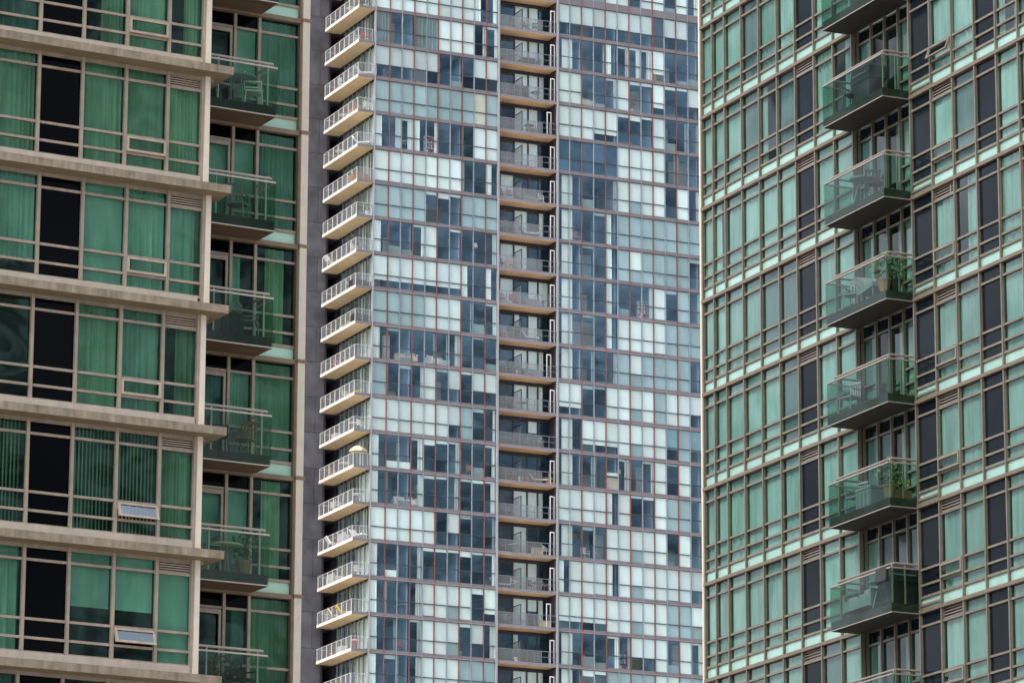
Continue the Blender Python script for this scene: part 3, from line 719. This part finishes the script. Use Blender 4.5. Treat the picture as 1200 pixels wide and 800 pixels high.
# left face of the tower: windows behind the corner balconies (wall runs along the depth axis)
FL = Fr((0, 0, 0), (0, 1, 0), (1, 0, 0))
rl = random.Random(11)
for k in range(-2, 21):
    zt = ZC - H * (k - 1)
    s = MB(FL); s.box(.17, 7.25, -.0, .14, zt, zt + .28, 'recess_dark', 2); s.build('floor_band', Cr)
    xs = [.17 + .885 * q for q in range(9)]
    for q in range(8):
        st = rl.choice('WWGWC') if q < 3 else rl.choice('DGDCDS')
        def bld(fm, pm, im, a0=xs[q], a1=xs[q + 1], zt=zt, st=st, sd_=k * 31 + q):
            rd = random.Random(sd_)
            fm.box(a0 - .05, a0 + .05, -.04, .08, zt - H + .28, zt, 'frame_tower', rd.uniform(.7, 1.0))
            fm.box(a0 + .05, a1 - .05, .0, .06, zt - H + .28, zt - H + .38, 'recess_dark'); fm.box(a0 + .05, a1 - .05, .0, .06, zt - .12, zt, 'recess_dark')
            pm.quad(a0 + .05, a1 - .05, .03, zt - H + .38, zt - .12, 'glass_clear')
            if st == 'W': im.quad(a0, a1, .2, zt - H + .3, zt - .05, 'blind', rd.uniform(.85, 1.1))
            elif st in 'GC': im.pleats(a0, a0 + .45, .2, zt - H + .3, zt - .05, 'blind', pitch=.16, seed=sd_, tone=rd.uniform(.4, .9))
            elif st == 'S': im.quad(a0, a1, .2, zt - .8, zt - .05, 'blind', .6)
            return 'blind'
        CF.add(FL, xs[q], xs[q + 1], zt, SIL, bld, prio=-600)
    # balcony
    zs = zt
    b = MB(); b.box(-1.50, -.105, -.10, 7.10, zs, zs + .03, 'fascia_white', bottom='soffit_wood', end='band_lilac')
    b.box(-1.50, -.105, -.10, 7.10, zs + .03, zs + .24, 'fascia_white', end='band_lilac')
    bo = b.build('corner_balcony', Cr)
    r = MB(); zz = zs + 1.20
    r.box(-1.49, -1.44, -.09, 7.08, zz - .03, zz + .01, 'white_paint', .62); r.box(-1.439, -.12, -.09, -.05, zz - .03, zz + .01, 'white_paint', .62); r.box(-1.439, -.12, 7.04, 7.08, zz - .03, zz + .01, 'white_paint', .62)
    for q in range(8): r.box(-1.495, -1.445, .0 + q * .995 - .03, .0 + q * .995 + .03, zs + .24, zz - .03, 'white_paint', .7)
    for q in range(2): r.box(-.9 + q * .6 - .02, -.9 + q * .6 + .02, -.085, -.055, zs + .24, zz - .03, 'white_paint', .55)
    r.build('railing', bo)
    gq = MB()
    gq.side(-1.47, -.02, 7.03, zs + .28, zz - .08, 'glass_rail_grey'); gq.quad(-1.43, -.13, -.07, zs + .28, zz - .08, 'glass_rail_grey')
    gq.build('glass_panel', bo)
    # recessed balcony between the two window fields
    b = MB(); b.box(10.97, 16.09, -.04, 1.42, zs, zs + .03, 'band_lilac', 1.4, bottom='soffit_wood_deep'); b.box(10.97, 16.09, -.04, 1.42, zs + .03, zs + .24, 'band_lilac', 1.25)
    bo = b.build('recessed_balcony', Cr)
    r = MB(); zz = zs + 1.18
    r.box(10.98, 16.08, -.03, .01, zz - .02, zz + .02, 'mullion_grey', .9); r.box(10.98, 16.08, -.025, .005, zz - .48, zz - .45, 'mullion_grey', .8)
    for q in range(9): r.box(11.0 + q * .63, 11.04 + q * .63, -.02, .004, zs + .24, zz - .02, 'mullion_grey', .9)
    r.build('railing', bo)
    gq = MB(); gq.quad(11.0, 14.75, -.031, zs + .27, zz - .03, 'glass_rail_grey'); gq.build('glass_panel', bo)
    dv = MB(); dv.side(13.015, .08, 1.38, zs + .25, zs + 1.9, 'glass_rail_grey'); dv.box(12.985, 13.045, .04, 1.38, zs + 1.9, zs + 1.95, 'recess_dark'); dv.box(12.98, 13.05, .03, .08, zs + .25, zs + 1.95, 'recess_dark'); dv.build('privacy_screen', bo)
    # back wall of the recess
    zf = zt - H + .24
    s = MB()
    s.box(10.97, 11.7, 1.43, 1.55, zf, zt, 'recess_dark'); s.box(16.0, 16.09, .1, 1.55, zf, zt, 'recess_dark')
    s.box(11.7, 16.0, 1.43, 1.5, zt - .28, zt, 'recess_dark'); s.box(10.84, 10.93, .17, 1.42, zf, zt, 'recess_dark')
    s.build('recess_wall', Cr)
    xs = [11.7, 12.95, 14.2, 15.12, 16.0]
    for q in range(4):
        st = ['K', rl.choice('WDWSCW'), rl.choice('WDDWSW'), rl.choice('DDGCCW')][q]
        if q == 0: st = rl.choice('KKKDW')
        def bld(fm, pm, im, a0=xs[q], a1=xs[q + 1], zt=zt, st=st, sd_=k * 57 + q, zf=zf):
            rd = random.Random(sd_)
            fm.box(a0 - .06, a0 + .06, 1.42, 1.5, zf, zt - .28, 'recess_dark', 1.5)
            fm.box(a0 + .06, a1 - .06, 1.43, 1.49, zf, zf + .1, 'recess_dark')
            pm.quad(a0 + .06, a1 - .06, 1.46, zf + .1, zt - .28, 'glass_clear')
            m_ = {'K': 'blind_black', 'W': 'blind'}.get(st)
            t_ = rd.uniform(.9, 1.08)
            if m_: im.quad(a0, a1, 1.53, zf, zt - .25, m_, t_)
            elif st in 'GC': im.pleats(a0, a0 + .5, 1.53, zf, zt - .25, 'blind', pitch=.2, seed=sd_, tone=t_)
            elif st == 'S': im.quad(a0, a1, 1.53, zt - 1.2, zt - .25, 'blind', t_)
            return 'blind'
        CF.add(F0, xs[q], xs[q + 1], zt, SIL, bld, name='balcony_door' if q == 0 else 'window', prio=-300)
    # white frame built to stand in for a window-edge reflection, right end of recess
    if k != 12:
        s = MB(); a = 15.56 if k % 7 != 3 else 15.25; z0, z1 = zf + .02, zf + 1.92
        s.box(a, a + .06, .06, .11, z0, z1, 'white_paint'); s.box(a + .34, a + .40, .06, .11, z0, z1, 'white_paint', .7); s.box(a + .06, a + .34, .06, .11, z1 - .08, z1, 'white_paint'); s.build('reflection_frame', Cr)
CF.finish()
# dark clad wing wall at the far end of the corner balconies
s = MB()
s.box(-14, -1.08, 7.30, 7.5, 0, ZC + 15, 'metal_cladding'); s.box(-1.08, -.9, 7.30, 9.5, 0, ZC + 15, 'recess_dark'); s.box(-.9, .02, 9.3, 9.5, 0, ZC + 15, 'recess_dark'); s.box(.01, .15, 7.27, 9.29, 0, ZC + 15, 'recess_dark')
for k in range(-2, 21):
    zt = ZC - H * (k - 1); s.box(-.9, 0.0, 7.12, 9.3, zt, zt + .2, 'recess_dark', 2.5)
s.build('clad_wall', Cr)
s = MB()
zb = ZC - H * 20
s.box(0, 29.3, .2, 11.9, 0, zb, 'lower_wall'); s.box(29.25, 29.4, .17, 11.9, 0, ZC + 15, 'lower_wall'); s.box(-14, 29.4, 12, 12.3, 0, ZC + 15, 'lower_wall')
s.box(0, 29.2, .2, 11.9, ZC + H * 3 + .3, ZC + 15, 'lower_wall')
s.build('outer_wall', Cr)

# ------------------------------------------------------------------ small things: builders, each at its own base
def leg_mb(x, y, h, r, mat, dx=0, dy=0):
    m_ = MB(); m_.tube((x + dx, y + dy, 0), (x, y, h), r, mat, 6); return m_
PROTO = {}
def dup(root):
    r = root.copy(); C.objects.link(r)
    for ch in root.children:
        c = ch.copy(); C.objects.link(c); c.parent = r
        for g2 in ch.children:
            d = g2.copy(); C.objects.link(d); d.parent = c
    return r
def ball(mb, cx, cy, cz, rx, rz, mat, seed, n=90, leaf=.09):
    rd = random.Random(seed)
    for _ in range(n):
        a = rd.uniform(0, 6.283); u_ = rd.uniform(-1, 1); q = rd.uniform(.3, 1.0) ** .5
        x = cx + rx * q * math.cos(a) * math.sqrt(1 - u_ * u_); y = cy + rx * q * math.sin(a) * math.sqrt(1 - u_ * u_); z = cz + rz * q * u_
        d = Vector((rd.uniform(-1, 1), rd.uniform(-1, 1), rd.uniform(-.3, 1))).normalized() * leaf
        e = d.cross(Vector((rd.uniform(-1, 1), rd.uniform(-1, 1), rd.uniform(-1, 1)))).normalized() * leaf * .45
        P = Vector((x, y, z))
        mb.face([tuple(P), tuple(P + d * .5 + e), tuple(P + d), tuple(P + d * .5 - e)], mat, rd.uniform(.5, 1.5))
def make(kind, col):
    key = (kind, col)
    cm = 'item_' + col
    if kind == 'chair':
        t = thing('patio_chair', 'x', 'chair')
        m_ = MB(); m_.box(-.23, .23, -.22, .22, .42, .46, cm); m_.build('seat', t)
        m_ = MB()
        for k in range(5): m_.box(-.21 + k * .09, -.16 + k * .09, .22 + .01, .25, .46, .86, cm)
        m_.box(-.23, .23, .205, .255, .86, .92, cm); m_.build('backrest', t)
        for (x, y) in ((-.2, -.19), (.2, -.19), (-.2, .2), (.2, .2)): leg_mb(x, y, .42, .018, cm, x * .15, y * .15).build('leg', t)
        for x in (-.25, .25):
            m_ = MB(); m_.box(x - .02, x + .02, -.2, .22, .64, .67, cm); m_.tube((x, -.18, .44), (x, -.18, .64), .014, cm, 6); m_.build('armrest', t)
    elif kind == 'lounge chair':
        t = thing('lounge_chair', 'x', 'lounge chair')
        m_ = MB(); m_.box(-.32, .32, -.75, .35, .26, .38, cm); m_.build('seat', t)
        m_ = MB(); p = m_.fr.p
        A = [(-.32, .35, .30), (.32, .35, .30), (.32, .78, .88), (-.32, .78, .88)]; B = [(x, y + .09, z - .05) for x, y, z in A]
        m_.face(A, cm); m_.face(B[::-1], cm)
        for i in range(4): j = (i + 1) % 4; m_.face([A[i], B[i], B[j], A[j]], cm)
        m_.build('backrest', t)
        for (x, y) in ((-.28, -.68), (.28, -.68), (-.28, .3), (.28, .3)): leg_mb(x, y, .27, .02, 'item_grey').build('leg', t)
    elif kind == 'table':
        t = thing('patio_table', 'x', 'table')
        m_ = MB()
        n = 16; top = [(.42 * math.cos(6.2832 * k / n), .42 * math.sin(6.2832 * k / n)) for k in range(n)]
        m_.face([(x, y, .74) for x, y in top], cm); m_.face([(x, y, .70) for x, y in top][::-1], cm)
        for k in range(n):
            a, b = top[k], top[(k + 1) % n]; m_.face([(*a, .70), (*b, .70), (*b, .74), (*a, .74)], cm)
        m_.build('tabletop', t)
        for k in range(3):
            a = 2.094 * k + .4; leg_mb(.12 * math.cos(a), .12 * math.sin(a), .70, .02, 'item_grey', .2 * math.cos(a), .2 * math.sin(a)).build('leg', t)
    elif kind == 'parasol':
        t = thing('balcony_parasol', 'x', 'parasol')
        m_ = MB(); m_.tube((0, 0, 0), (0, 0, 1.7), .025, 'item_grey'); m_.build('pole', t)
        m_ = MB(); n = 8; R_ = .75
        for k in range(n):
            a, b = 6.2832 * k / n, 6.2832 * (k + 1) / n
            m_.face([(R_ * math.cos(a), R_ * math.sin(a), 1.28), (R_ * math.cos(b), R_ * math.sin(b), 1.28), (.35 * math.cos(b), .35 * math.sin(b), 1.62), (.35 * math.cos(a), .35 * math.sin(a), 1.62)], cm, .9 + .2 * (k % 2))
            m_.face([(.35 * math.cos(a), .35 * math.sin(a), 1.62), (.35 * math.cos(b), .35 * math.sin(b), 1.62), (0, 0, 1.74)], cm, .9 + .2 * (k % 2))
            m_.face([(R_ * math.cos(a), R_ * math.sin(a), 1.18), (R_ * math.cos(b), R_ * math.sin(b), 1.18), (R_ * math.cos(b), R_ * math.sin(b), 1.28), (R_ * math.cos(a), R_ * math.sin(a), 1.28)], cm)
        m_.build('canopy', t)
        m_ = MB(); m_.box(-.22, .22, -.22, .22, 0, .07, 'item_grey'); m_.build('base', t)
    elif kind == 'plant':
        t = thing('potted_plant', 'x', 'plant')
        m_ = MB(); n = 10
        for k in range(n):
            a, b = 6.2832 * k / n, 6.2832 * (k + 1) / n
            for (r1, z1, r2, z2) in ((.13, 0, .19, .32), (.21, .32, .21, .37), (.19, .32, .21, .32)):
                m_.face([(r1 * math.cos(a), r1 * math.sin(a), z1), (r1 * math.cos(b), r1 * math.sin(b), z1), (r2 * math.cos(b), r2 * math.sin(b), z2), (r2 * math.cos(a), r2 * math.sin(a), z2)], cm)
        m_.face([(.2 * math.cos(6.2832 * k / n), .2 * math.sin(6.2832 * k / n), .33) for k in range(n)], 'item_wood', .4)
        m_.build('pot', t)
        m_ = MB(); ball(m_, 0, 0, .72, .34, .42, 'leaf', len(col) * 7, 150)
        m_.build('foliage', t)
    elif kind == 'flower box':
        t = thing('flower_box', 'x', 'planter')
        m_ = MB(); m_.box(-.35, .35, -.12, .12, 0, .26, cm); m_.build('box', t)
        m_ = MB(); ball(m_, 0, 0, .42, .36, .2, 'leaf_lime', 5, 130, .07); ball(m_, .1, 0, .5, .3, .15, 'item_yellow', 9, 30, .05); m_.build('flowers', t)
    elif kind == 'grill':
        t = thing('covered_grill', 'x', 'grill')
        m_ = MB()
        prof = [(.34, .0), (.36, .55), (.42, .60), (.40, .95), (.26, 1.08), (0, 1.10)]
        for i in range(len(prof) - 1):
            (x1, z1), (x2, z2) = prof[i], prof[i + 1]
            for sx in (-1, 1): m_.face([(sx * x1 * 1.3, -x1 * .7, z1), (sx * x1 * 1.3, x1 * .7, z1), (sx * x2 * 1.3, x2 * .7, z2), (sx * x2 * 1.3, -x2 * .7, z2)], cm)
            for sy in (-1, 1): m_.face([(-x1 * 1.3, sy * x1 * .7, z1), (x1 * 1.3, sy * x1 * .7, z1), (x2 * 1.3, sy * x2 * .7, z2), (-x2 * 1.3, sy * x2 * .7, z2)], cm)
        m_.build('cover', t)
        m_ = MB(); m_.tube((-.4, -.3, .78), (.4, -.3, .78), .018, 'item_grey'); m_.build('handle', t)
    elif kind == 'storage box':
        t = thing('storage_box', 'x', 'box')
        m_ = MB(); m_.box(-.42, .42, -.24, .24, 0.02, .5, cm)
        for k in range(4): m_.box(-.38 + k * .22, -.28 + k * .22, -.25, -.24, .05, .46, cm, .7)
        m_.build('body', t)
        m_ = MB(); m_.box(-.44, .44, -.26, .26, .501, .57, cm, 1.15); m_.build('lid', t)
    elif kind == 'sofa':
        t = thing('balcony_sofa', 'x', 'sofa')
        m_ = MB(); m_.box(-.7, .7, -.34, .3, .12, .4, cm); m_.build('seat', t)
        m_ = MB(); m_.box(-.7, .7, .301, .45, .12, .8, cm, .9); m_.build('backrest', t)
        for x in (-.8, .7): m_ = MB(); m_.box(x, x + .1, -.34, .45, .1, .58, cm, .85); m_.build('armrest', t)
        for x in (-.3, .35): m_ = MB(); m_.box(x - .28, x + .28, -.3, .28, .401, .48, cm, 1.2); m_.build('cushion', t)
    elif kind == 'floor lamp':
        t = thing('floor_lamp', 'x', 'lamp')
        m_ = MB(); m_.tube((0, 0, 0.02), (0, 0, 1.35), .02, 'item_grey'); m_.build('pole', t)
        m_ = MB(); n = 12
        for k in range(n):
            a, b = 6.2832 * k / n, 6.2832 * (k + 1) / n
            m_.face([(.2 * math.cos(a), .2 * math.sin(a), 1.3), (.2 * math.cos(b), .2 * math.sin(b), 1.3), (.13 * math.cos(b), .13 * math.sin(b), 1.62), (.13 * math.cos(a), .13 * math.sin(a), 1.62)], cm)
        m_.build('lamp_shade', t)
        m_ = MB(); m_.box(-.14, .14, -.14, .14, 0, .02, 'item_grey'); m_.build('base', t)
    elif kind == 'shelf':
        t = thing('bookshelf', 'x', 'shelf')
        m_ = MB()
        for z in (0.02, .45, .88, 1.31): m_.box(-.38, .38, -.15, .15, z, z + .03, cm)
        m_.box(-.4, -.38, -.15, .15, 0, 1.35, cm); m_.box(.38, .4, -.15, .15, 0, 1.35, cm); m_.build('frame', t)
        m_ = MB()
        rd = random.Random(4)
        for z in (.05, .48, .91):
            x = -.36
            while x < .3:
                w_ = rd.uniform(.04, .1); m_.box(x, x + w_, -.1, .1, z, z + rd.uniform(.2, .34), rd.choice(['item_white', 'item_blue', 'item_red', 'item_sand', 'item_teal'])); x += w_ + .01
        m_.build('books', t)
    return t
CATG = {}
def put(broot, a, b, z, kind, col, label, group, rot=0.0, sc=1.0):
    """a, b, z in the building's own coordinates"""
    key = (kind, col)
    if key not in PROTO:
        PROTO[key] = make(kind, col); o = PROTO[key]
    else: o = dup(PROTO[key])
    Mb = Matrix.Translation(broot.location) @ Matrix.Rotation(broot.rotation_euler.z, 4, 'Z')
    o.location = Mb @ Vector((a, b, z)); o.rotation_euler = (0, 0, broot.rotation_euler.z + rot); o.scale = (sc, sc, sc)
    o['label'] = label; o['group'] = group
    return o
WORD = {'item': ''}
GR = {'chair': 'patio chairs on the balconies', 'lounge chair': 'lounge chairs on the balconies', 'table': 'round tables on the balconies', 'parasol': 'parasols on the balconies',
      'plant': 'potted plants on the balconies', 'flower box': 'flower boxes on the balconies', 'grill': 'covered grills on the balconies', 'storage box': 'storage boxes on the balconies', 'sofa': 'sofas on the balconies',
      'floor lamp': 'lamps behind the tower windows', 'shelf': 'shelves behind the tower windows'}
KW = {'chair': 'patio chair', 'table': 'round patio table', 'parasol': 'open parasol', 'plant': 'leafy plant in a %s pot', 'flower box': 'flower box', 'grill': 'covered grill', 'storage box': 'storage box',
      'sofa': 'outdoor sofa', 'lounge chair': 'lounge chair'}
CW = {'clay': 'terracotta', 'sand': 'beige', 'wood': 'brown'}
def phrase(kind, col):
    c = CW.get(col, col)
    return ('leafy plant in a %s pot' % c) if kind == 'plant' else '%s %s' % (c, KW.get(kind, kind))
def furnish(items, broot, where, axis, zfun):
    """items: {row: [(kind, colour, a, b, rot)]}; says which of two alike it is by the end it stands at"""
    for row, lst in items.items():
        cnt = {}
        for it in lst: cnt.setdefault(it[:2], []).append(it)
        for key, its in cnt.items():
            its.sort(key=lambda t: t[axis])
            for n, (kind, col, a, b, rot) in enumerate(its):
                lab = phrase(kind, col) + ' on the ' + where % ORD[row[0] if isinstance(row, tuple) else row]
                if len(its) > 1:
                    side = ([', right end', ', left end'] if axis == 3 else [', left end', ', right end'])[0 if n == 0 else 1]
                    if len(its) == 3 and n == 1: side = ', in its middle'
                    lab += side
                put(broot, a, b, zfun(row), kind, col, lab, GR[kind], rot)

# corner balconies of the tower: row 0 is the topmost whole one in the photograph
rb_ = random.Random(21)
CB = {
 0: [('plant', 'white', -.5, 1.0, 0), ('table', 'white', -.8, 3.2, 0)],
 1: [('chair', 'red', -.7, .5, .4), ('chair', 'white', -1.0, 1.3, 1.2), ('table', 'grey', -.7, 2.4, 0)],
 2: [('lounge chair', 'white', -.6, .6, 1.3), ('sofa', 'grey', -.7, 2.4, 1.57), ('chair', 'white', -1.0, 4.6, 2)],
 3: [('chair', 'orange', -.9, 1.4, 1.1), ('storage box', 'orange', -.9, 2.3, 1.57), ('chair', 'white', -.5, .4, .2), ('table', 'white', -.8, 4.4, 0)],
 4: [('lounge chair', 'white', -.7, .7, 1.0), ('table', 'white', -.9, 4.9, 0)],
 5: [('sofa', 'wood', -.7, .9, 0), ('chair', 'sand', -.9, 2.4, 1)],
 6: [('chair', 'black', -.8, .6, 0), ('chair', 'grey', -.9, 1.5, 1.5), ('plant', 'white', -.4, .3, 0), ('chair', 'black', -.9, 5.2, 2)],
 7: [('chair', 'white', -1.0, 1.5, .6), ('chair', 'grey', -.5, .6, .3), ('lounge chair', 'white', -.9, 5.9, 1.6)],
 8: [('sofa', 'black', -.7, .9, .1), ('table', 'white', -.9, 2.3, 0)],
 9: [('plant', 'clay', -.9, 1.2, 0), ('plant', 'yellow', -1.1, 2.1, 0), ('sofa', 'black', -.7, .5, 0), ('flower box', 'white', -1.2, 3.3, 1.57)],
 10: [('chair', 'pink', -1.0, 4.9, 1), ('table', 'wood', -.9, 3.8, 0), ('chair', 'grey', -.7, .6, 0)],
 11: [('plant', 'yellow', -.8, .9, 0), ('flower box', 'yellow', -.8, 1.6, 0), ('chair', 'white', -1.0, 3.0, 1)],
 12: [('chair', 'white', -.7, .5, .5), ('table', 'white', -.9, 1.3, 0), ('chair', 'black', -.8, 2.2, 2), ('storage box', 'white', -.9, 5.0, 1.57)],
 13: [('parasol', 'sand', -.75, .8, 0), ('plant', 'orange', -.9, 6.5, 0), ('chair', 'orange', -.9, 5.6, 1), ('table', 'white', -1.0, 3.0, 0)],
 14: [('table', 'white', -.7, .8, 0), ('chair', 'white', -1.0, 4.1, 1), ('chair', 'white', -.8, 5.4, 2)],
 15: [('lounge chair', 'white', -.7, .6, .3), ('lounge chair', 'white', -1.0, 4.6, 1.4), ('sofa', 'white', -.9, 2.6, 1.57)],
 16: [('chair', 'white', -.7, .7, .3), ('plant', 'white', -1.0, 3.1, 0), ('sofa', 'white', -.9, 4.8, 1.57)],
 17: [('lounge chair', 'yellow', -.9, 2.5, 1.3), ('lounge chair', 'sand', -.9, 4.2, 1.3), ('chair', 'white', -1.0, 6.0, 1)],
 18: [('chair', 'red', -.7, 1.0, .4), ('table', 'white', -.8, .4, 0), ('storage box', 'white', -1.0, 2.9, 1.57), ('plant', 'clay', -1.1, 4.9, 0)],
}
furnish(CB, Cr, '%s corner balcony of the tower', 3, lambda r: ZC - H * r + .245)
RB_ = {
 0: [('chair', 'wood', 13.6, .6, .5), ('chair', 'black', 14.4, .6, -.4)],
 1: [('table', 'grey', 12.3, .6, 0), ('sofa', 'black', 14.0, .7, 0), ('chair', 'grey', 11.6, .6, .5)],
 2: [('chair', 'black', 13.6, .6, .5), ('table', 'black', 14.5, .7, 0), ('chair', 'grey', 12.1, .6, .5)],
 3: [('table', 'black', 13.9, .6, 0), ('storage box', 'grey', 14.3, .9, 0)],
 4: [('chair', 'grey', 12.0, .6, -.5)],
 5: [('chair', 'wood', 12.2, .6, 0), ('sofa', 'grey', 13.9, .8, 0), ('chair', 'white', 15.0, .6, 1), ('chair', 'red', 11.5, .6, .3)],
 6: [('storage box', 'black', 11.8, .6, 0), ('lounge chair', 'white', 13.9, .6, 1.4)],
 7: [('chair', 'black', 11.5, .6, .3), ('chair', 'sand', 12.3, .6, -.4)],
 8: [('chair', 'pink', 11.6, .6, 0), ('chair', 'red', 12.5, .6, .4), ('sofa', 'grey', 14.4, .8, 0)],
 9: [('storage box', 'wood', 11.7, .5, 0), ('storage box', 'wood', 12.5, .9, .3), ('grill', 'black', 12.5, .45, 0), ('lounge chair', 'white', 13.9, .5, 1.57)],
 10: [('sofa', 'black', 12.0, .7, 0), ('plant', 'white', 12.75, .5, 0), ('sofa', 'grey', 14.3, .8, 0)],
 11: [('table', 'wood', 13.3, .6, 0), ('chair', 'black', 12.0, .5, 0)],
 12: [('chair', 'grey', 14.0, .5, .4), ('chair', 'grey', 14.9, .5, -.3)],
 13: [('plant', 'clay', 13.6, .3, 0), ('flower box', 'clay', 13.5, .7, 0), ('chair', 'black', 12.5, .5, .4), ('lounge chair', 'sand', 14.7, .5, 1.3), ('grill', 'black', 11.7, .6, 0), ('plant', 'white', 13.1, .35, 0), ('flower box', 'orange', 15.7, .5, 0)],
 14: [('chair', 'grey', 12.2, .6, 0)],
 15: [('storage box', 'sand', 14.6, .4, 0), ('chair', 'white', 15.5, .7, .6), ('table', 'white', 12.6, .7, 0)],
 16: [('lounge chair', 'white', 11.5, .6, 1.57), ('chair', 'white', 12.6, .5, .8), ('chair', 'black', 14.1, .6, 0), ('table', 'grey', 14.7, .6, 0), ('chair', 'grey', 15.3, .6, .5)],
 17: [('storage box', 'sand', 15.4, .6, 0), ('chair', 'white', 13.3, .5, 1.4), ('chair', 'black', 14.2, .6, 0), ('chair', 'grey', 12.0, .6, 0)],
 18: [('sofa', 'black', 13.9, .7, 0), ('plant', 'white', 12.8, .4, 0)],
}
furnish(RB_, Cr, '%s recessed balcony of the tower', 2, lambda r: ZC - H * r + .245)
LB_ = {
 1: [('table', 'grey', 1.55, 3.0, 0), ('chair', 'grey', 1.0, 3.0, -1.4), ('chair', 'white', 2.0, 3.15, 1.2)],
 2: [('chair', 'grey', 1.6, 3.1, 2.4)],
 3: [('storage box', 'black', 1.3, 3.1, 0), ('chair', 'grey', 1.95, 3.1, .9)],
 4: [('chair', 'black', 1.2, 3.05, 1.3), ('chair', 'wood', 1.9, 3.1, -.9)],
 5: [('plant', 'wood', 1.9, 3.0, 0), ('table', 'sand', 1.45, 3.1, 0), ('chair', 'grey', 1.0, 3.1, -1.5)],
 6: [('plant', 'black', 1.5, 3.1, 0), ('chair', 'black', 2.0, 3.1, .4)],
}
furnish(LB_, Lr, '%s balcony of the left building', 2, lambda r: ZL - H * (r - 1) + .265)
RBR = {
 1: [('grill', 'black', 11.2, -.45, 0), ('chair', 'black', 10.4, -.5, .6)],
 2: [('table', 'grey', 10.9, -.5, 0), ('chair', 'black', 11.5, -.5, 1.2)],
 3: [('plant', 'black', 12.4, -.4, 0), ('chair', 'grey', 10.2, -.5, .6), ('lounge chair', 'grey', 11.3, -.45, 1.4), ('plant', 'clay', 12.35, -.72, 0)],
 4: [('chair', 'grey', 9.9, -.5, .3)],
 5: [('flower box', 'wood', 12.35, -.4, 1.57), ('storage box', 'grey', 11.0, -.5, 0), ('chair', 'grey', 10.2, -.5, .2), ('plant', 'wood', 12.4, -.7, 0)],
 6: [('grill', 'black', 12.3, -.45, 1.57), ('sofa', 'grey', 10.7, -.5, 0), ('table', 'grey', 11.6, -.5, 0)],
}
RBR2 = {k: v for k, v in RBR.items()}
furnish(RBR2, Rr, '%s balcony of the right building', 2, lambda r: ZR - H * r + .265)

# things standing behind the tower's uncovered windows
IN = [(18, 1, 2.9, 'chair', 'red', 'red chair behind a left tower window two storeys from the bottom'),
      (18, 2, 18.9, 'chair', 'red', 'red chair behind dark windows right of the recessed balconies near the bottom'),
      (8, 2, 17.0, 'shelf', 'teal', 'turquoise shelf with books behind a tower window right of the eighth recessed balcony'),
      (6, 2, 18.2, 'chair', 'pink', 'pink chair behind a tower window right of the sixth recessed balcony'),
      (4, 1, 3.0, 'table', 'white', 'white table behind the upper left tower windows'),
      (4, 1, 5.1, 'shelf', 'white', 'white shelf with books behind the upper left tower windows'),
      (13, 1, 8.9, 'chair', 'orange', 'orange chair behind a tower window left of the recessed balconies'),
      (7, 1, 9.2, 'floor lamp', 'white', 'white floor lamp behind dark glass left of the eighth recessed balcony'),
      (2, 2, 18.8, 'sofa', 'sand', 'beige sofa behind dark glass high on the right of the tower'),
      (2, 2, 23.2, 'plant', 'white', 'leafy plant in a white pot behind the glass high on the right of the tower'),
      (1, 2, 25.0, 'storage box', 'sand', 'beige box behind tower glass just below the topmost right floor'),
      (8, 2, 24.2, 'shelf', 'sand', 'beige shelf with books behind tower glass right of its middle'),
      (13, 2, 18.6, 'plant', 'clay', 'large plant in a terracotta pot behind dark tower glass right of the recess'),
      (13, 2, 22.0, 'floor lamp', 'sand', 'beige floor lamp behind tower glass in the lower right'),
      (15, 2, 19.0, 'chair', 'white', 'white chair behind dark tower glass right of the sixteenth recessed balcony'),
      (17, 1, 3.0, 'table', 'grey', 'grey table behind the lower left tower windows'),
      (14, 1, 3.2, 'sofa', 'white', 'white sofa behind the lower left tower windows'),
      (10, 1, 3.2, 'sofa', 'sand', 'beige sofa behind the middle left tower windows'),
      (10, 1, 6.0, 'sofa', 'white', 'white sofa behind dark glass in the middle left of the tower'),
      (18, 2, 22.3, 'shelf', 'blue', 'blue shelf with books behind the lowest right tower windows')]
for (j, sec, a, kind, col, lab) in IN:
    put(Cr, a, .75, ZC - H * j + .27, kind, col, lab, 'furniture behind the tower windows', rb_.uniform(-.3, .3), 1.15)
